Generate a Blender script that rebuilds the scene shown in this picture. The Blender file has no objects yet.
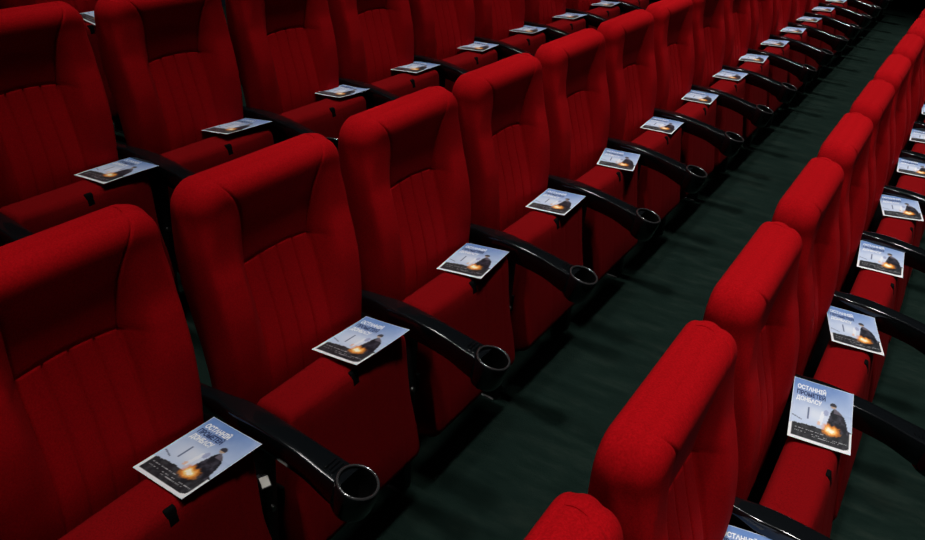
import bpy, bmesh, math, random
from mathutils import Vector, Matrix
random.seed(7)
C = bpy.context.scene.collection
PITCH = 0.56
ROW = {'A': (0.0, 0.0, 0.0), 'B': (-1.0491, 0.64695, 0.11928), 'C': (1.0447, -0.1341, -0.0604), 'Z': (-2.0982, 1.49 - 2 * PITCH, 0.285)}

# ------------------------------------------------------------------ helpers
def smooth(a, b, t):
    t = min(1.0, max(0.0, (t - a) / (b - a)))
    return t * t * (3 - 2 * t)

def interp(tab, t):
    """smooth curve through the table's points (cubic Hermite)"""
    n = len(tab)
    if t <= tab[0][0]: return tab[0][1]
    if t >= tab[-1][0]: return tab[-1][1]
    for i in range(n - 1):
        if t <= tab[i + 1][0]: break
    def slope(k):
        if k == 0: return (tab[1][1] - tab[0][1]) / (tab[1][0] - tab[0][0])
        if k == n - 1: return (tab[-1][1] - tab[-2][1]) / (tab[-1][0] - tab[-2][0])
        a = (tab[k][1] - tab[k - 1][1]) / (tab[k][0] - tab[k - 1][0]); b = (tab[k + 1][1] - tab[k][1]) / (tab[k + 1][0] - tab[k][0])
        return 0 if a * b <= 0 else 2 * a * b / (a + b)
    h = tab[i + 1][0] - tab[i][0]; u = (t - tab[i][0]) / h
    return ((1 + 2 * u) * (1 - u) ** 2 * tab[i][1] + u * (1 - u) ** 2 * h * slope(i) + u * u * (3 - 2 * u) * tab[i + 1][1] + u * u * (u - 1) * h * slope(i + 1))

def mesh_obj(name, verts, faces, mat, parent=None, smooth_shade=True, sharp=None):
    me = bpy.data.meshes.new(name)
    me.from_pydata(verts, [], faces)
    bm = bmesh.new(); bm.from_mesh(me)
    bmesh.ops.remove_doubles(bm, verts=bm.verts, dist=1e-6)
    bmesh.ops.recalc_face_normals(bm, faces=bm.faces)
    bm.to_mesh(me); bm.free()
    if smooth_shade:
        me.polygons.foreach_set('use_smooth', [True] * len(me.polygons))
        if sharp: me.set_sharp_from_angle(angle=math.radians(sharp))
    for m in (mat if isinstance(mat, (list, tuple)) else [mat]): me.materials.append(m)
    o = bpy.data.objects.new(name, me); C.objects.link(o)
    if parent: o.parent = parent
    return o

def bm_obj(name, bm, mat, parent=None, sharp=35):
    me = bpy.data.meshes.new(name)
    bmesh.ops.recalc_face_normals(bm, faces=bm.faces)
    bm.to_mesh(me); bm.free()
    me.polygons.foreach_set('use_smooth', [True] * len(me.polygons))
    me.set_sharp_from_angle(angle=math.radians(sharp))
    for m in (mat if isinstance(mat, (list, tuple)) else [mat]): me.materials.append(m)
    o = bpy.data.objects.new(name, me); C.objects.link(o)
    if parent: o.parent = parent
    return o

def bevel_box(bm, corners, r=.004, seg=2):
    """corners: 8 points, bottom loop then top loop"""
    vs = [bm.verts.new(c) for c in corners]
    fs = [(0, 3, 2, 1), (4, 5, 6, 7), (0, 1, 5, 4), (1, 2, 6, 5), (2, 3, 7, 6), (3, 0, 4, 7)]
    faces = [bm.faces.new([vs[i] for i in f]) for f in fs]
    edges = list({e for f in faces for e in f.edges})
    if r > 0: bmesh.ops.bevel(bm, geom=edges, offset=r, segments=seg, affect='EDGES', profile=.5)

def box_corners(x0, x1, y0, y1, z0, z1):
    return [(x0, y0, z0), (x1, y0, z0), (x1, y1, z0), (x0, y1, z0), (x0, y0, z1), (x1, y0, z1), (x1, y1, z1), (x0, y1, z1)]

# ------------------------------------------------------------------ materials
def new_mat(name):
    m = bpy.data.materials.new(name); m.use_nodes = True
    nt = m.node_tree; b = nt.nodes['Principled BSDF']
    return m, nt, b

def noise_bump(nt, b, scale, strength, dist, detail=3, stretch=None):
    tc = nt.nodes.new('ShaderNodeTexCoord'); n = nt.nodes.new('ShaderNodeTexNoise')
    n.inputs['Scale'].default_value = scale; n.inputs['Detail'].default_value = detail
    if stretch:
        mp = nt.nodes.new('ShaderNodeMapping'); mp.inputs['Scale'].default_value = stretch
        nt.links.new(tc.outputs['Object'], mp.inputs['Vector']); nt.links.new(mp.outputs['Vector'], n.inputs['Vector'])
    else: nt.links.new(tc.outputs['Object'], n.inputs['Vector'])
    bp = nt.nodes.new('ShaderNodeBump'); bp.inputs['Strength'].default_value = strength; bp.inputs['Distance'].default_value = dist
    nt.links.new(n.outputs['Fac'], bp.inputs['Height']); nt.links.new(bp.outputs['Normal'], b.inputs['Normal'])
    return tc, n

def ramp(nt, src, stops):
    r = nt.nodes.new('ShaderNodeValToRGB')
    while len(r.color_ramp.elements) > 1: r.color_ramp.elements.remove(r.color_ramp.elements[-1])
    r.color_ramp.elements[0].position = stops[0][0]; r.color_ramp.elements[0].color = (*stops[0][1], 1)
    for p, c in stops[1:]:
        e = r.color_ramp.elements.new(p); e.color = (*c, 1)
    nt.links.new(src, r.inputs['Fac'])
    return r

def fabric(name, k):
    m, nt, b = new_mat(name)
    tc, n = noise_bump(nt, b, 700, .35, .0012, 2)
    n2 = nt.nodes.new('ShaderNodeTexNoise'); n2.inputs['Scale'].default_value = 300; n2.inputs['Detail'].default_value = 4
    nt.links.new(tc.outputs['Object'], n2.inputs['Vector'])
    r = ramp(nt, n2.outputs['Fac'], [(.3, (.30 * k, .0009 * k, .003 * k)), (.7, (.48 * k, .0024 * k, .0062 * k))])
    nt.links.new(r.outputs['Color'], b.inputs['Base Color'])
    b.inputs['Roughness'].default_value = .95
    b.inputs['Specular IOR Level'].default_value = .08
    return m

def carpet():
    m, nt, b = new_mat('dark_green_carpet')
    tc, n = noise_bump(nt, b, 260, .6, .004, 4)
    n2 = nt.nodes.new('ShaderNodeTexNoise'); n2.inputs['Scale'].default_value = 9; n2.inputs['Detail'].default_value = 9; n2.inputs['Roughness'].default_value = .7
    mp = nt.nodes.new('ShaderNodeMapping'); mp.inputs['Scale'].default_value = (.55, 1.7, 1)
    nt.links.new(tc.outputs['Object'], mp.inputs['Vector']); nt.links.new(mp.outputs['Vector'], n2.inputs['Vector'])
    r = ramp(nt, n2.outputs['Fac'], [(.3, (.0035, .0095, .0075)), (.52, (.0065, .0145, .0115)), (.72, (.014, .023, .018))])
    nt.links.new(r.outputs['Color'], b.inputs['Base Color'])
    b.inputs['Roughness'].default_value = 1; b.inputs['Specular IOR Level'].default_value = .05
    return m

def plain(name, col, rough, spec=.5, bump=None, metal=0, coat=0):
    m, nt, b = new_mat(name)
    b.inputs['Base Color'].default_value = (*col, 1); b.inputs['Roughness'].default_value = rough
    b.inputs['Specular IOR Level'].default_value = spec; b.inputs['Metallic'].default_value = metal
    b.inputs['Coat Weight'].default_value = coat; b.inputs['Coat Roughness'].default_value = .08
    if bump: noise_bump(nt, b, *bump)
    return m

RED = fabric('red_velour', 1)
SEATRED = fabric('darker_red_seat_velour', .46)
CARPET = carpet()
GLOSS = plain('black_gloss_plastic', (.004, .005, .006), .12, .5, (60, .05, .001), coat=.2)
LINER = plain('matt_black_liner', (.003, .003, .003), .9, .05, (200, .1, .0004))
RIM = plain('worn_rim_plastic', (.03, .031, .032), .2, .9, (80, .05, .0006), coat=1)
SHELL = plain('black_matt_plastic', (.008, .008, .009), .55, .35, (300, .15, .0006))
STEEL = plain('black_painted_steel', (.010, .010, .011), .45, .4, (150, .1, .0006))
CHROME = plain('dull_zinc', (.28, .28, .27), .35, .5, (120, .1, .0005), metal=1)
PAPER_W = plain('sticker_paper', (.72, .70, .64), .6, .3, (300, .05, .0003))
WALL = plain('black_wall_felt', (.003, .004, .006), .95, .05, (120, .4, .002))
INK_W = plain('white_ink', (.86, .88, .90), .45, .4, (300, .02, .0002))
INK_N = plain('navy_ink', (.012, .03, .12), .45, .4, (300, .02, .0002))

def print_mat():
    m, nt, b = new_mat('printed_card')
    a = nt.nodes.new('ShaderNodeAttribute'); a.attribute_name = 'ink'
    nt.links.new(a.outputs['Color'], b.inputs['Base Color'])
    b.inputs['Roughness'].default_value = .42; b.inputs['Specular IOR Level'].default_value = .4
    return m
PRINT = print_mat()

# ------------------------------------------------------------------ tagging
def tag(o, label, cat, group=None):
    o['label'] = label; o['category'] = cat
    if group: o['group'] = group
    return o

def empty(name, loc=(0, 0, 0)):
    o = bpy.data.objects.new(name, None); C.objects.link(o); o.location = loc; o.empty_display_size = .1
    return o

def copy_tree(o, parent=None):
    c = o.copy(); C.objects.link(c)
    if parent is not None: c.parent = parent
    for ch in list(o.children): copy_tree(ch, c)
    return c

def structure(o): o['kind'] = 'structure'; return o

# ------------------------------------------------------------------ setting
def slab(name, x0, x1, y0, y1, z0, z1, mat):
    bm = bmesh.new(); bevel_box(bm, box_corners(x0, x1, y0, y1, z0, z1), 0)
    return structure(bm_obj(name, bm, mat))

Y0, Y1 = -3.0, 11.75
def stepped_floor():
    prof = [(-3.6, .35784), (-2.44, .35784), (-2.44, .23856), (-1.39, .23856), (-1.39, .11928), (-.34, .11928), (-.34, 0), (.70, 0), (.70, -.0604), (1.75, -.0604), (1.75, -.125), (4.2, -.125)]
    vs, fs = [], []
    poly = prof + [(4.2, -.5), (-3.6, -.5)]
    n = len(poly)
    for y in (Y0, Y1): vs += [(x, y, z) for x, z in poly]
    for i in range(n):
        j = (i + 1) % n; fs.append((i, j, n + j, n + i))
    fs += [tuple(range(n)), tuple(range(2 * n - 1, n - 1, -1))]
    return structure(mesh_obj('floor', vs, fs, CARPET, smooth_shade=False))
stepped_floor()
slab('wall_far', -3.6, 4.2, Y1, Y1 + .2, -.5, 4.6, WALL)

# ------------------------------------------------------------------ chair
H = 1.064; ZB = .40; W0 = .2400; ZS = .8435
FRONT = [(.40, -.010), (.55, -.012), (.60, -.017), (.66, -.031), (.75, -.061), (.82, -.087), (.8435, -.0935), (.90, -.091), (.97, -.082), (1.03, -.074), (1.075, -.069)]
BOLSTER = [(.40, -.006), (.55, -.003), (.60, -.002), (.66, -.003), (.75, -.014), (.84, -.039), (.90, -.0595), (.96, -.0695), (1.01, -.0745), (1.04, -.0735), (1.075, -.069)]
BACK = [(.40, -.085), (.55, -.09), (.66, -.112), (.75, -.14), (.84, -.165), (.95, -.176), (1.06, -.178)]
YS = [(.40, .116), (.60, .114), (.75, .111), (.8435, .1105), (.90, .1125), (.95, .117), (.99, .126), (1.02, .141), (1.044, .157), (1.064, .172)]
RC = .062

def halfw(z):
    w = W0 - .004 * smooth(.93, .70, z)
    if z > H - RC:
        d = z - (H - RC); return w - RC + math.sqrt(max(0, RC * RC - d * d))
    return w

def drop(e, r):
    if e >= r: return 0
    return r - math.sqrt(max(0, r * r - (r - e) ** 2))

def smin(a, b, k=.03):
    h = max(0, min(1, .5 + .5 * (b - a) / k)); return b * (1 - h) + a * h - k * h * (1 - h)

def edge(ay, z):
    """distance from the outline of the back"""
    wide = halfw(min(z, H - RC)); a, b = ay - (wide - RC), z - (H - RC)
    if a > 0 and b > 0: return max(0, RC - math.hypot(a, b))
    return max(0, min(wide - ay, H - z))

def front_x(y, z):
    ay = abs(y); ys = interp(YS, z); x = interp(FRONT, z)
    w = halfw(z)
    head = smooth(ZS - .001, ZS + .012, z)
    # bolsters beside the centre panel
    if ay > ys:
        t = (ay - ys) / (W0 - ys)
        x += (interp(BOLSTER, z) - x) * smooth(-.12, .42, t)
        x -= .0012 * math.exp(-((z - ZS - .004 + .05 * t) / .008) ** 2) * (1 - smooth(.05, .45, t))
        x -= .0035 * math.exp(-((ay - ys) / .0032) ** 2) * smooth(.4, .8, z)
        x += .0
    else:
        x += head * .0015 * (1 - (ay / ys) ** 8) * (1 - .8 * smooth(.93, 1.04, z))
        x -= .0035 * math.exp(-((ay - ys) / .0032) ** 2) * smooth(.4, .8, z)
        if z < ZS:
            k = (y / ys + 1) * 2; f = abs(k - round(k)) * ys / 2
            x += .003 * min(1, f / .014) ** .5 - .004 * math.exp(-(f / .0022) ** 2)
        x -= .0012 * math.exp(-((z - ZS) / .004) ** 2)
    return x - drop(edge(ay, z), .046 - .024 * smooth(1.0, .90, z))

def back_x(y, z):
    e = edge(abs(y), z)
    return interp(BACK, z) + drop(e, .02)

def make_backrest(root):
    # columns: left bolster / panel / right bolster, with a column exactly on each seam
    nb = 17
    ct = [0, .03, .07, .13, .22, .35, .5, .65, .78, .87, .93, .97]
    pt = [(k + t) / 4 for k in range(4) for t in ct] + [1]; npan = len(pt) - 1
    def cols(z):
        ys = interp(YS, z); w = halfw(z); r = []
        ys = min(ys, w - .006)
        for i in range(nb):
            t = i / nb; t = 1 - (1 - t) ** 1.0; t = t * t * (3 - 2 * t) * .55 + t * .45; r.append(-w + (w - ys) * t)
        for i in range(npan + 1): r.append(-ys + 2 * ys * pt[i])
        for i in range(nb, 0, -1):
            t = (i - 1) / nb; t = t * t * (3 - 2 * t) * .55 + t * .45; r.append(w - (w - ys) * t)
        return r
    zs = [.40 + .011 * i for i in range(39)]
    zs = [z for z in zs if z < ZS - .016] + [ZS - .013, ZS - .009, ZS - .005, ZS - .002, ZS, ZS + .003, ZS + .006, ZS + .010, ZS + .015, ZS + .022, ZS + .032]
    z = zs[-1]
    while z + .012 < .998: z += .012; zs.append(z)
    for i in range(1, 15):
        a = i / 14 * math.pi / 2; zs.append(zs[-1] if False else 1.0 + (H - 1.0) * math.sin(a))
    seam_row = zs.index(ZS)
    verts, F = [], {'backrest': [], 'headrest': []}
    nc = len(cols(.5)); grid = []
    for r, z in enumerate(zs):
        row = []
        for y in cols(z):
            arch = 0
            ys = interp(YS, ZS)
            if abs(y) < ys: arch = .010 * (1 - (y / ys) ** 2) * math.exp(-((z - ZS) / .05) ** 2)
            x = front_x(y, z)
            row.append(len(verts)); verts.append((x, y, z + arch))
        grid.append(row)
    bgrid = []
    for r, z in enumerate(zs):
        row = []
        for y in cols(z):
            row.append(len(verts)); verts.append((back_x(y, z), y, z))
        bgrid.append(row)
    back_faces = []
    for r in range(len(zs) - 1):
        for c in range(nc - 1):
            q = (grid[r][c], grid[r][c + 1], grid[r + 1][c + 1], grid[r + 1][c])
            key = 'headrest' if r >= seam_row and nb <= c < nb + npan else 'backrest'
            F[key].append(q)
            back_faces.append((bgrid[r][c + 1], bgrid[r][c], bgrid[r + 1][c], bgrid[r + 1][c + 1]))
    # rim strips: sides, top
    K = 8
    def strip(fa, ba, fine):
        pts = []
        for f, b in zip(fa, ba):
            line = [f]
            A, B = Vector(verts[f]), Vector(verts[b])
            for k in range(1, K):
                t = k / K; p = A.lerp(B, t)
                bulge = .006 * math.sin(math.pi * t)
                n = fine(p); p = p + n * bulge
                line.append(len(verts)); verts.append(tuple(p))
            line.append(b); pts.append(line)
        return pts
    def outn(p):
        y, z = p.y, p.z
        if z > H - RC and abs(y) > W0 - RC:
            d = Vector((0, abs(y) - (W0 - RC), z - (H - RC)))
            if d.length > 1e-5: d.normalize(); return Vector((0, math.copysign(d.y, y), d.z))
        if abs(y) > W0 - RC and z < H - .001: return Vector((0, math.copysign(1, y), 0))
        return Vector((0, 0, 1))
    loop_f = [grid[r][0] for r in range(len(zs))] + grid[-1][1:-1] + [grid[r][-1] for r in range(len(zs) - 1, -1, -1)]
    loop_b = [bgrid[r][0] for r in range(len(zs))] + bgrid[-1][1:-1] + [bgrid[r][-1] for r in range(len(zs) - 1, -1, -1)]
    S = strip(loop_f, loop_b, outn)
    # over the top the seam drifts outward towards the rear
    n0 = len(zs)
    for i, line in enumerate(S):
        ci = i - n0 + 1
        if 0 < ci < nc - 1 and i >= n0 and i < n0 + nc - 2:
            for k in range(1, K + 1):
                x, y, z = verts[line[k]]
                s = 1 + .055 * k / K * (1 - (abs(y) / (W0 - RC + .001)) ** 3 if abs(y) < W0 - RC else 0)
                g = .002 * math.exp(-((abs(ci - (nc - 1) / 2) - npan / 2) / .7) ** 2) if k < K else 0
                verts[line[k]] = (x, y * s, z - g)
    for i in range(len(S) - 1):
        ci = i - n0 + 1
        key = 'headrest' if (i >= n0 - 1 and nb <= ci < nb + npan) else 'backrest'
        for k in range(K):
            F[key].append((S[i][k], S[i + 1][k], S[i + 1][k + 1], S[i][k + 1]))
    # bottom
    for c in range(nc - 1): F['backrest'].append((grid[0][c + 1], grid[0][c], bgrid[0][c], bgrid[0][c + 1]))
    for r in range(len(zs) - 1):
        for c in range(nc - 1):
            pass
    F['backrest'] += back_faces
    def sub(name, faces):
        used = sorted({i for f in faces for i in f}); m = {v: k for k, v in enumerate(used)}
        me = bpy.data.meshes.new(name)
        me.from_pydata([verts[i] for i in used], [], [tuple(m[i] for i in f) for f in faces])
        bm = bmesh.new(); bm.from_mesh(me); bmesh.ops.remove_doubles(bm, verts=bm.verts, dist=1e-6)
        bmesh.ops.recalc_face_normals(bm, faces=bm.faces)
        # outward check: the front-most face must look forward
        f = max(bm.faces, key=lambda q: q.calc_center_median().x if abs(q.calc_center_median().y) < .1 else -9)
        if f.normal.x < 0: bmesh.ops.reverse_faces(bm, faces=bm.faces)
        bm.to_mesh(me); bm.free()
        me.polygons.foreach_set('use_smooth', [True] * len(me.polygons))
        me.materials.append(RED)
        o = bpy.data.objects.new(name, me); C.objects.link(o); o.parent = root
        return o
    sub('backrest', F['backrest']); sub('headrest', F['headrest'])
    # black plastic shell behind the upholstery, from just under its top to below the seat
    vs, fs = [], []
    zl = [.33 + (.95 - .33) * i / 16 for i in range(17)]
    for z in zl:
        w = .19 if z < .9 else .19 - .02 * ((z - .9) / .05) ** 2
        for y in (-w, -w * .5, 0, w * .5, w):
            vs.append((interp(BACK, z) + .004, y, z))
        for y in (w, w * .5, 0, -w * .5, -w):
            vs.append((interp(BACK, z) - .022 + .012 * (abs(y) / w) ** 4, y, z))
    for r in range(16):
        for c in range(10):
            d = (c + 1) % 10
            fs.append((r * 10 + c, r * 10 + d, r * 10 + 10 + d, r * 10 + 10 + c))
    fs += [tuple(range(10)), tuple(range(169, 159, -1))]
    mesh_obj('back_shell', vs, fs, SHELL, root, sharp=40)

def make_seat(root):
    # folded-up seat: rounded profile in x-z swept along the row
    zt, zb = .594, .165
    tl, tr, br, bl = (.026, zt - .003), (.142, zt), (.212, zb + .03), (.10, zb - .01)
    rad = [.028, .022, .035, .03]
    P = [Vector(p) for p in (tl, tr, br, bl)]
    prof = []
    for i in range(4):
        a, p, b = P[i - 1], P[i], P[(i + 1) % 4]
        u, v = (a - p).normalized(), (b - p).normalized()
        ang = u.angle(v); d = rad[i] / math.tan(ang / 2)
        c = p + (u + v).normalized() * rad[i] / math.sin(ang / 2)
        s, e = p + u * d, p + v * d
        a0 = math.atan2(*(s - c).yx); a1 = math.atan2(*(e - c).yx)
        while a1 - a0 > math.pi: a1 -= 2 * math.pi
        while a1 - a0 < -math.pi: a1 += 2 * math.pi
        for k in range(7):
            t = a0 + (a1 - a0) * k / 6
            prof.append(c + rad[i] * Vector((math.cos(t), math.sin(t))))
        # subdivide the straight run to the next corner
        q = P[(i + 1) % 4]; w2 = P[(i + 2) % 4]
        u2, v2 = (p - q).normalized(), (w2 - q).normalized(); d2 = rad[(i + 1) % 4] / math.tan(u2.angle(v2) / 2)
        nx = q + u2 * d2
        n = 14 if i == 1 else 5
        for k in range(1, n): prof.append(e.lerp(nx, k / n))
    cen = sum(prof, Vector((0, 0))) / len(prof)
    ysn = []
    N = 60
    for i in range(N + 1): ysn.append(-1 + 2 * i / N)
    ends = [(-1.0, .0), (-1.0, .006), (-1.0, .012)]
    verts, faces = [], []
    re = .02
    rows = []
    stations = []
    for k in range(6):
        a = k / 6 * math.pi / 2; stations.append((-1, re * (1 - math.sin(a)), re * (1 - math.cos(a))))
    stations = [(-1, re * (1 - math.cos(k / 6 * math.pi / 2)), re * (1 - math.sin(k / 6 * math.pi / 2))) for k in range(7)]
    cols = [(s, off, ins) for s, off, ins in stations]
    mids = [(-1 + 2 * i / N) for i in range(1, N)]
    full = [('e', -1, o, i) for _, o, i in cols] + [('m', m, 0, 0) for m in mids] + [('e', 1, o, i) for _, o, i in reversed(cols)]
    for kind, s, off, ins in full:
        row = []
        for p in prof:
            hw = .2215 + .017 * smooth(.5, .2, p.y)
            hm = hw - re
            y = s * (hw - off) if kind == 'e' else s * hm
            d = cen - p; L = d.length
            q = p + d * (ins / L) if ins else p
            x, z = q.x, q.y
            if kind == 'm' and x > .11:      # stitched lines on the underside that now faces the aisle
                front = smooth(.11, .135, x) * smooth(.60, .56, z)
                for sy in (-.165, -.055, .055, .165):
                    x -= .003 * math.exp(-((y - sy) / .005) ** 2) * front
                x += .008 * (1 - (y / .24) ** 2) * front * smooth(.2, .3, z)
            row.append(len(verts)); verts.append((x, y, z))
        rows.append(row)
    n = len(prof)
    for a, b in zip(rows, rows[1:]):
        for k in range(n): faces.append((a[k], a[(k + 1) % n], b[(k + 1) % n], b[k]))
    faces += [tuple(rows[0]), tuple(reversed(rows[-1]))]
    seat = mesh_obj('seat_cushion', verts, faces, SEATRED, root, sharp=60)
    # little black seat-number tab at the middle of the front edge
    bm = bmesh.new()
    bevel_box(bm, [(.139, -.013, .556), (.1565, -.013, .556), (.1565, .013, .556), (.139, .013, .556), (.136, -.013, .592), (.1465, -.013, .590), (.1465, .013, .590), (.136, .013, .592)], .003)
    bm_obj('number_tab', bm, LINER, seat)
    # pivot bracket
    for s in (-1, 1):
        bm = bmesh.new()
        bevel_box(bm, box_corners(.06, .13, s * .236 - .006, s * .236 + .006, .33, .39), .003)
        bm_obj('hinge_bracket', bm, LINER, root)

ARM_PATH = [(-.19, .595), (-.06, .611), (0, .6165), (.08, .6165), (.16, .610), (.23, .600), (.285, .589), (.32, .5825), (.345, .578)]
def arm_z(x): return interp(ARM_PATH, x)
CUPX, CUPZ, TILT = .374, .5755, math.radians(14)

def make_arm(root):
    Y = PITCH / 2
    verts, faces, rows = [], [], []
    n = 34
    for i in range(n + 1):
        x = -.19 + (.352 + .19) * i / n
        z = arm_z(x)
        hw = .0275 + .0055 * smooth(.22, .34, x) - .0095 * smooth(.06, -.01, x)
        dep = .062 + .010 * smooth(.25, .34, x) - .015 * smooth(.0, -.1, x)
        r = .0045
        pr = [(-hw + .004, -dep), (-hw, -dep + .006), (-hw, -r), (-hw + r * .3, -r * .3), (-hw + r, 0), (-hw * .4, .0008), (0, .001), (hw * .4, .0008), (hw - r, 0), (hw - r * .3, -r * .3), (hw, -r), (hw, -dep + .006), (hw - .004, -dep)]
        row = []
        for y, dz in pr:
            row.append(len(verts)); verts.append((x, Y + y, z + dz))
        rows.append(row)
    m = len(rows[0])
    for a, b in zip(rows, rows[1:]):
        for k in range(m): faces.append((a[k], b[k], b[(k + 1) % m], a[(k + 1) % m]))
    faces += [tuple(rows[0]), tuple(reversed(rows[-1]))]
    arm = mesh_obj('armrest', verts, faces, GLOSS, root, sharp=50)
    # ribbed thumb rest just behind the cup
    for k in range(3):
        bm = bmesh.new(); x = .300 + .0095 * k; z = arm_z(x)
        bevel_box(bm, [(x, Y - .020, z - .002), (x + .005, Y - .020, z - .003), (x + .005, Y + .020, z - .003), (x, Y + .020, z - .002), (x + .001, Y - .018, z + .0052), (x + .004, Y - .018, z + .0046), (x + .004, Y + .018, z + .0046), (x + .001, Y + .018, z + .0052)], .0009, 2)
        bm_obj('grip_rib', bm, GLOSS, arm)
    # cup holder: lathe with a hollow inside, tilted with the end of the arm
    prof = [(0, -.082), (.029, -.082), (.0330, -.078), (.0345, -.03), (.0355, -.004), (.0362, .001)]
    outer = [(.0418, .001), (.0432, -.003), (.0428, -.03), (.0405, -.066), (.035, -.082), (.022, -.090), (0, -.092)]
    rim = [(.0362, .001), (.0368, .0034), (.0388, .0046), (.0408, .0036), (.0418, .001)]
    R = Matrix.Rotation(TILT, 4, 'Y')
    def lathe(pts, seg=40):
        vs, fs = [], []
        for r, z in pts:
            for s in range(seg):
                a = 2 * math.pi * s / seg
                p = R @ Vector((1.1 * r * math.cos(a), 1.1 * r * math.sin(a), z)); vs.append((p.x + CUPX, p.y + Y, p.z + CUPZ))
        for i in range(len(pts) - 1):
            for s in range(seg):
                t = (s + 1) % seg
                fs.append((i * seg + s, i * seg + t, (i + 1) * seg + t, (i + 1) * seg + s))
        return vs, fs
    vs, fs = lathe(prof); mesh_obj('cup_liner', vs, fs, LINER, arm, sharp=60)
    vs, fs = lathe(outer)
    me = bpy.data.meshes.new('cup_holder'); me.from_pydata(vs, [], fs)
    bm = bmesh.new(); bm.from_mesh(me); bmesh.ops.remove_doubles(bm, verts=bm.verts, dist=1e-6)
    bmesh.ops.dissolve_degenerate(bm, edges=bm.edges, dist=1e-6)
    cup = bm_obj('cup_holder', bm, GLOSS, arm, 50); bpy.data.meshes.remove(me)
    vs, fs = lathe(rim + [(.039, -.002), (.0362, .001)])
    mesh_obj('cup_rim', vs, fs, RIM, arm, sharp=60)

def make_leg(root):
    Y = PITCH / 2
    bm = bmesh.new()
    bevel_box(bm, [(-.13, Y - .019, .004), (.145, Y - .019, .004), (.145, Y + .019, .004), (-.13, Y + .019, .004), (-.17, Y - .019, .560), (.135, Y - .019, .575), (.135, Y + .019, .575), (-.17, Y + .019, .560)], .006, 3)
    leg = bm_obj('support_leg', bm, STEEL, root)
    bm = bmesh.new(); bevel_box(bm, box_corners(-.18, .135, Y - .028, Y + .028, 0, .006), .003)
    bm_obj('foot_plate', bm, STEEL, leg)
    for x in (.12, -.16):
        bm = bmesh.new()
        bmesh.ops.create_cone(bm, cap_ends=True, segments=6, radius1=.009, radius2=.008, depth=.009, matrix=Matrix.Translation((x, Y, .0125)))
        bm_obj('floor_bolt', bm, CHROME, leg)
    bm = bmesh.new()
    bmesh.ops.create_cone(bm, cap_ends=True, segments=16, radius1=.009, radius2=.007, depth=.008, matrix=Matrix.Translation((.143, Y - .004, .372)) @ Matrix.Rotation(math.radians(80), 4, 'Y'))
    bm_obj('pivot_bolt', bm, CHROME, leg)
    return leg

def make_chair():
    root = empty('cinema_seat')
    make_backrest(root); make_seat(root); make_arm(root); make_leg(root)
    return root

proto = make_chair()

ORD = ['', 'first', 'second', 'third', 'fourth', 'fifth', 'sixth', 'seventh', 'eighth', 'ninth', 'tenth', 'eleventh', 'twelfth', 'thirteenth', 'fourteenth', 'fifteenth', 'sixteenth', 'seventeenth', 'eighteenth', 'nineteenth', 'twentieth']
used = [False]
chairs = {}
GROUPS = {'A': 'red folding seats of the middle row', 'B': 'red folding seats of the left rear row', 'C': 'red folding seats of the right front row', 'Z': 'red folding seats of the rearmost row'}
def chair(row, i, label):
    x, ph, z = ROW[row]
    o = proto if not used[0] else copy_tree(proto)
    used[0] = True
    o.location = (x, ph + (i - 1) * PITCH, z)
    tag(o, label, 'seat', GROUPS[row])
    chairs[(row, i)] = o
    if row == 'C':      # the arms of this row sit a little higher and further on
        for c in o.children:
            if c.name.startswith('armrest'): c.location = (-.008, 0, .017)
    return o

lab_A = {1: 'red folding seat cut by the bottom left corner, nearest of the middle row',
         2: 'red folding seat second in the middle row, behind the nearest whole cup holder',
         20: 'red folding seat at the far end of the middle row by the dark wall'}
for i in range(1, 21):
    chair('A', i, lab_A.get(i, f'red folding seat, {ORD[i]} from the front in the row just left of the aisle'))
lab_B = {0: 'red folding seat cut off by the left edge, only its black armrest showing',
         1: 'red folding seat at the upper left edge, first whole one in the rear row'}
for i in range(0, 11):
    chair('B', i, lab_B.get(i, f'red folding seat, {ORD[i]} from the left edge in the left rear row'))
lab_C = {1: 'red folding seat with only its top corner showing at the bottom edge, right front row',
         2: 'red folding seat second from the bottom edge, biggest whole headrest right of the aisle'}
for i in range(1, 13):
    chair('C', i, lab_C.get(i, f'red folding seat, {ORD[i]} from the bottom edge in the row right of the aisle'))
chair('Z', 2, 'red folding seat in the rearmost row, a sliver along the top left edge')
chair('Z', 3, 'red folding seat in the rearmost row, glimpsed between two headrests at top left')

# sticker on an added holder, tilted up to catch the downlights, nearest middle-row leg
leg1 = [c for c in chairs[('A', 1)].children if c.name.startswith('support_leg')][0]
def tilted_plate(bm, x, y, z, w, h, t, back):
    n = Vector((.62, -.35, .70)).normalized(); sx = Vector((.35, .90, 0)); sx = (sx - n * sx.dot(n)).normalized(); sy = n.cross(sx)
    c = Vector((x, y, z)) - n * back
    q = [c + sx * a * w / 2 + sy * b * h / 2 for a, b in ((-1, -1), (1, -1), (1, 1), (-1, 1))]
    bevel_box(bm, [tuple(p - n * t) for p in q] + [tuple(p) for p in q], min(.0012, t * .3), 1)
SX, SY, SZ = .150, .246, .478
bm = bmesh.new(); tilted_plate(bm, SX, SY, SZ, .026, .030, .006, .0006); bevel_box(bm, box_corners(.118, .140, .246, .264, .462, .474), .002, 1)
holder = bm_obj('added_sticker_mount', bm, SHELL, leg1)
bm = bmesh.new(); tilted_plate(bm, SX, SY, SZ, .020, .023, .0005, 0)
st = bm_obj('row_sticker', bm, PAPER_W, holder)
st['label'] = 'small white row sticker'

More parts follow.
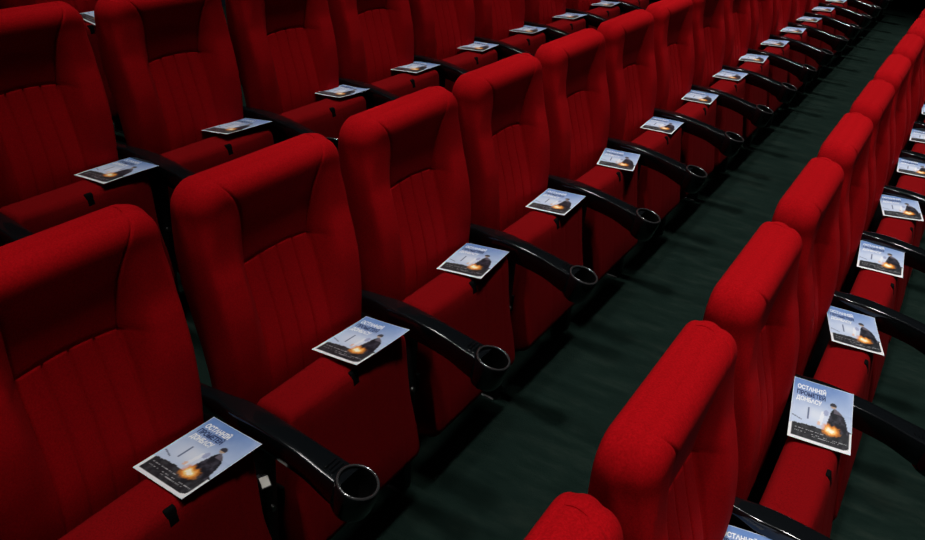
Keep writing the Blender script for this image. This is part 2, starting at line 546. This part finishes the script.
# ------------------------------------------------------------------ leaflet
LW, LH = .146, .206
def hashn(i, j, k=0):
    v = math.sin(i * 127.1 + j * 311.7 + k * 74.7) * 43758.5453; return v - math.floor(v)
def vnoise(x, y, k=0):
    i, j = math.floor(x), math.floor(y); fx, fy = x - i, y - j
    fx, fy = fx * fx * (3 - 2 * fx), fy * fy * (3 - 2 * fy)
    a = hashn(i, j, k) * (1 - fx) + hashn(i + 1, j, k) * fx; b = hashn(i, j + 1, k) * (1 - fx) + hashn(i + 1, j + 1, k) * fx
    return a * (1 - fy) + b * fy
def fbm(x, y, k=0): return .5 * vnoise(x, y, k) + .3 * vnoise(2.1 * x, 2.1 * y, k + 1) + .2 * vnoise(4.3 * x, 4.3 * y, k + 2)
def mix(a, b, t): return tuple(x + (y - x) * t for x, y in zip(a, b))

def in_poly(u, v, poly):
    c = False; j = len(poly) - 1
    for i in range(len(poly)):
        (xi, yi), (xj, yj) = poly[i], poly[j]
        if (yi > v) != (yj > v) and u < (xj - xi) * (v - yi) / (yj - yi) + xi: c = not c
        j = i
    return c
FIG = [(.60, .40), (.63, .50), (.65, .585), (.675, .63), (.70, .655), (.735, .65), (.80, .62), (.87, .55), (.905, .47), (.93, .38), (.96, .30), (.60, .28)]
def art(u, v):
    """printed picture: pale blue sky, dark field with a burst of fire, a figure in a dark coat"""
    white = (.82, .83, .85)
    g = .235 + .05 * smooth(.15, .45, u) + .02 * math.sin(u * 9) + .03 * (fbm(u * 14, 2, 3) - .5) + .05 * smooth(.55, .95, u)
    ml = .012 if v > g else .045
    mr = .012 if v > .33 else .04
    if v < .046 or u < ml or u > 1 - mr or v > .991: return white
    if v < .085 and u > .90: 
        if (u - .90) ** 2 / .055 ** 2 + (v - .085) ** 2 / .033 ** 2 > 1: return white
    n = fbm(u * 5, v * 6, 9)
    sky = mix((.52, .62, .80), (.13, .25, .55), smooth(.35, 1.0, v + .25 * (n - .5)))
    sky = mix(sky, (.74, .79, .88), .75 * math.exp(-((u - .45) / .28) ** 2 - ((v - .47) / .13) ** 2))
    col = sky
    if v > .60 and u > .5: col = mix(col, (.55, .66, .86), .45 * smooth(.5, 1, u) * n * 1.5)
    # thin mast and far mast
    if abs(u - .29 - .02 * (v - .5)) < .011 and .36 < v < .56: col = (.10, .14, .26)
    if abs(v - .345 + .25 * (u - .12)) < .008 and .04 < u < .20: col = (.12, .15, .24)
    # far smoke plume
    if abs(u - .52 - .2 * (v - .5)) < .03 and .33 < v < .56: col = mix(col, (.85, .87, .92), .7)
    if (u - .575) ** 2 / .04 ** 2 + (v - .545) ** 2 / .05 ** 2 < 1: col = mix(col, (.30, .34, .55), .8)
    if v < g:
        m = fbm(u * 18, v * 22, 5)
        col = mix((.004, .005, .008), (.05, .053, .06), m * m * 1.5)
    if in_poly(u, v, FIG):
        m = fbm(u * 20, v * 16, 7)
        col = mix((.008, .009, .015), (.12, .11, .15), max(0, m - .4) * 1.6)
        if v > .58 and u > .70: col = mix(col, (.28, .24, .30), .4)
    if (u - .685) ** 2 / .055 ** 2 + (v - .70) ** 2 / .045 ** 2 < 1: col = (.03, .03, .045) if v > .685 else (.50, .36, .25)
    # fire
    d = math.hypot((u - .665) / .17, (v - .285) / .10); k = fbm(u * 22, v * 22, 11)
    f = max(0, 1.15 - d - .7 * (k - .35))
    if f > 0: col = mix(col, (.85, .28, .03), min(1, f * 2.2))
    if f > .45: col = mix(col, (1.0, .78, .30), min(1, (f - .45) * 3))
    if f > .8: col = (1.0, .95, .75)
    if (u - .47) ** 2 / .03 ** 2 + (v - .345) ** 2 / .035 ** 2 < 1 and k > .4: col = mix(col, (.80, .42, .20), .7)
    # credit lines: broken rows of light specks on the field
    for vv, u0, u1 in ((.185, .10, .58), (.160, .09, .90), (.137, .09, .92), (.105, .34, .80)):
        if abs(v - vv) < .0045 and u0 < u < u1 and hashn(int(u * 74), int(vv * 1000), 4) > .45: col = mix(col, (.60, .61, .63), .75)
    return col

def bend(x, y, c):   # gentle curl of the card, x across, y along
    return c * ((x / (LW / 2)) ** 2 * .6 + (y / (LH / 2)) ** 2)

def text_mesh(body, size, weight):
    cu = bpy.data.curves.new('t', 'FONT'); cu.body = body; cu.size = size; cu.offset = weight; cu.resolution_u = 3
    cu.space_character = .98
    o = bpy.data.objects.new('t', cu); C.objects.link(o)
    bpy.context.view_layer.update()
    me = bpy.data.meshes.new_from_object(o.evaluated_get(bpy.context.evaluated_depsgraph_get()))
    v = [tuple(p.co) for p in me.vertices]; f = [tuple(p.vertices) for p in me.polygons]
    bpy.data.objects.remove(o); bpy.data.curves.remove(cu); bpy.data.meshes.remove(me)
    return v, f

TITLE = [('ОСТАННІЙ', .832, 1), ('ПРОМЕТЕЙ', .735, 2), ('ДОНБАСУ', .638, 1)]
TXT = []
for body, v0, mi in TITLE:
    tv, tf = text_mesh(body, .0150, .00062)
    x0 = min(p[0] for p in tv); x1 = max(p[0] for p in tv); y0 = min(p[1] for p in tv if True); 
    h = .0098; capmax = max(p[1] for p in tv)
    base = 0.0; sx = (.0700 if body != 'ДОНБАСУ' else .0620) / (x1 - x0)
    sy = 1.30
    TXT.append(([(-LW / 2 + .010 + (p[0] - x0) * sx, -LH / 2 + v0 * LH + p[1] * sy) for p in tv], tf, mi))
sv, sf = text_mesh('ДОКУМЕНТАЛЬНИЙ ФІЛЬМ', .0045, 0) if False else ([], [])

def leaflet_mesh(curl):
    nx, ny = 74, 103
    verts, faces, mats = [], [], []
    for j in range(ny + 1):
        for i in range(nx + 1):
            x, y = -LW / 2 + LW * i / nx, -LH / 2 + LH * j / ny
            verts.append((x, y, bend(x, y, curl)))
    for j in range(ny):
        for i in range(nx):
            a = j * (nx + 1) + i; faces.append((a, a + 1, a + nx + 2, a + nx + 1)); mats.append(0)
    top = len(faces)
    # underside and edge (coarse)
    k = len(verts)
    idx = [0, nx, (ny + 1) * (nx + 1) - 1, ny * (nx + 1)]
    border = list(range(0, nx + 1)) + [j * (nx + 1) + nx for j in range(1, ny + 1)] + [ny * (nx + 1) + i for i in range(nx - 1, -1, -1)] + [j * (nx + 1) for j in range(ny - 1, 0, -1)]
    T = .0006
    low = {}
    for b in border:
        x, y, z = verts[b]; low[b] = len(verts); verts.append((x, y, z - T))
    for a, b in zip(border, border[1:] + border[:1]): faces.append((b, a, low[a], low[b])); mats.append(1)
    under = {}
    for q in range((ny + 1) * (nx + 1)):
        if q in low: under[q] = low[q]
        else:
            x, y, z = verts[q]; under[q] = len(verts); verts.append((x, y, z - T))
    for jj in range(ny):
        for ii in range(nx):
            a = jj * (nx + 1) + ii; faces.append((under[a], under[a + nx + 1], under[a + nx + 2], under[a + 1])); mats.append(1)
    for tv, tf, mi in TXT:
        k = len(verts)
        for x, y in tv: verts.append((x, y, bend(x, y, curl) + .00025))
        for f in tf: faces.append(tuple(i + k for i in f)); mats.append(mi)
    me = bpy.data.meshes.new('leaflet'); me.from_pydata(verts, [], faces)
    for m in (PRINT, INK_W, INK_N): me.materials.append(m)
    me.polygons.foreach_set('material_index', mats)
    ca = me.color_attributes.new('ink', 'FLOAT_COLOR', 'POINT')
    for i, (x, y, z) in enumerate(verts):
        c = ART.get(i) if i < (nx + 1) * (ny + 1) else (.8, .8, .8)
        ca.data[i].color = (*c, 1)
    me.update()
    return me
ART = {}
for j in range(104):
    for i in range(75): ART[j * 75 + i] = art(i / 74, j / 103)
MESHES = [leaflet_mesh(c) for c in (.0006, .0016, -.0012)]

# local x, local y, turn (deg), front-edge lift (deg), far-edge lift (deg)
LEAF = {('A', 1): (.084, .130, -3, 1.7, 0), ('A', 2): (.090, .102, -3.2, 8, 0), ('A', 3): (.084, .103, 4.9, 5, 0), ('A', 4): (.085, .113, 3, 3.8, 0), ('A', 5): (.094, .119, 13, 0, 0),
        ('A', 6): (.076, .126, 3, 2, 0), ('A', 7): (.072, .150, 4, 2, 0), ('A', 8): (.070, .150, 0, 3, 0), ('A', 9): (.063, .128, 5, 4, 0), ('A', 10): (.062, .111, 2, 5, 0),
        ('A', 11): (.063, .095, 3, 5, 0), ('A', 12): (.063, .09, -2, 5, 0), ('A', 13): (.062, .085, 2, 5, 0), ('A', 14): (.066, .08, 0, 3, 0),
        ('B', 1): (.078, .158, -1.7, 5.7, 0), ('B', 2): (.062, .124, -4.8, 10, 0), ('B', 3): (.058, .178, -3.7, 6, 0), ('B', 4): (.056, .155, 0, 6, 0), ('B', 5): (.060, .165, 3, 5, 0),
        ('B', 6): (.060, .165, 1, 5, 0), ('B', 7): (.058, .160, -1, 6, 0), ('B', 8): (.058, .165, 2, 6, 0), ('B', 9): (.058, .16, 0, 5, 0),
        ('C', 2): (.066, .148, 10, 0, 2), ('C', 3): (.084, .172, 11, -3, 12), ('C', 4): (.082, .133, 16, -5, 2), ('C', 5): (.081, .160, 6, .5, 4), ('C', 6): (.080, .155, 12.9, 3, 3),
        ('C', 7): (.078, 0.167, 4, 2, 1), ('C', 8): (.074, 0.162, 3, 2, 1), ('C', 9): (.072, 0.162, 5, 2, 1), ('C', 10): (.072, 0.162, 4, 2, 1),
        ('Z', 3): (.085, .115, 0, -6, 0)}
lab_L = {('A', 1): 'printed film leaflet nearest the bottom left corner, beside the white row sticker',
         ('A', 2): 'printed film leaflet on the second seat of the middle row, beside the largest armrest',
         ('C', 2): 'printed film leaflet cut off by the bottom edge of the picture',
         ('C', 3): 'large printed film leaflet at lower right, hanging against a black armrest',
         ('C', 4): 'printed film leaflet turned askew, second whole one up the right row',
         ('Z', 3): 'printed film leaflet peeking out between two headrests at the top left',
         ('B', 1): 'printed film leaflet nearest the left edge in the rear row'}
for n, (key, (lx, ly, rot, lift, til)) in enumerate(LEAF.items()):
    row, i = key; x, ph, z = ROW[row]
    o = bpy.data.objects.new('leaflet', MESHES[n % 3]); C.objects.link(o)
    zz = .5965 + abs(math.sin(math.radians(lift))) * .058 + abs(math.sin(math.radians(til))) * .104
    o.location = (x + lx, ph + (i - 1) * PITCH + ly, z + zz)
    o.rotation_euler = (math.radians(til), -math.radians(lift), math.radians(rot))
    place = {'A': 'middle row', 'B': 'rear row at left', 'C': 'row right of the aisle', 'Z': 'rearmost row'}[row]
    ref = {'A': 'the camera', 'B': 'the left edge', 'C': 'the bottom edge', 'Z': 'the left'}[row]
    tag(o, lab_L.get(key, f'printed film leaflet on the {ORD[i]} seat from {ref}, {place}'), 'leaflet', 'film leaflets on the folded seats')

# ------------------------------------------------------------------ light
def lamp(x, y, z, power, size, spread, tilt):
    d = bpy.data.lights.new('ceiling_downlight', 'AREA'); d.shape = 'DISK'; d.size = size; d.energy = power; d.color = (1, .97, .94)
    d.spread = math.radians(spread)
    o = bpy.data.objects.new('ceiling_downlight', d); C.objects.link(o); o.location = (x, y, z)
    o.rotation_euler = (math.radians(tilt), 0, 0)
    return o
GX = {-3.0: .55, -1.8: .6, -.6: .85, .6: 1.05, 1.8: 1.1, 3.0: 1.0}
for gx, k in GX.items():
    for n in range(12):
        gy = -3.6 + 1.2 * n
        lamp(gx, gy, 5.0, 4.45 * k * (1 if gx > 1 else .68 + .32 * smooth(-1.2, 2.2, gy) if gx > 0 else .42 + .58 * smooth(-1.0, 2.4, gy)), .36, 37, 3)
w = bpy.data.worlds.new('world'); bpy.context.scene.world = w; w.use_nodes = True
w.node_tree.nodes['Background'].inputs['Color'].default_value = (.6, .75, 1, 1)
w.node_tree.nodes['Background'].inputs['Strength'].default_value = .004

# ------------------------------------------------------------------ camera
f_px = 847.03
yaw, pit, roll = .50393, -.49988, .095517
fw = Vector((-math.sin(yaw) * math.cos(pit), math.cos(yaw) * math.cos(pit), math.sin(pit)))
rt = Vector((math.cos(yaw), math.sin(yaw), 0)); up = rt.cross(fw)
r2 = rt * math.cos(roll) + up * math.sin(roll); u2 = -rt * math.sin(roll) + up * math.cos(roll)
cd = bpy.data.cameras.new('camera'); cam = bpy.data.objects.new('camera', cd); C.objects.link(cam)
cd.sensor_width = 36; cd.lens = f_px / 925 * 36; cd.clip_start = .02
M = Matrix((r2, u2, -fw)).transposed().to_4x4(); M.translation = (1.15025, -.77378, 1.79807)
cam.matrix_world = M
sc = bpy.context.scene; sc.camera = cam
sc.view_settings.view_transform = 'Standard'; sc.view_settings.look = 'None'; sc.view_settings.gamma = 1
sc.view_settings.use_curve_mapping = False
sc.view_settings.exposure = 0.0
sc.cycles.use_denoising = True
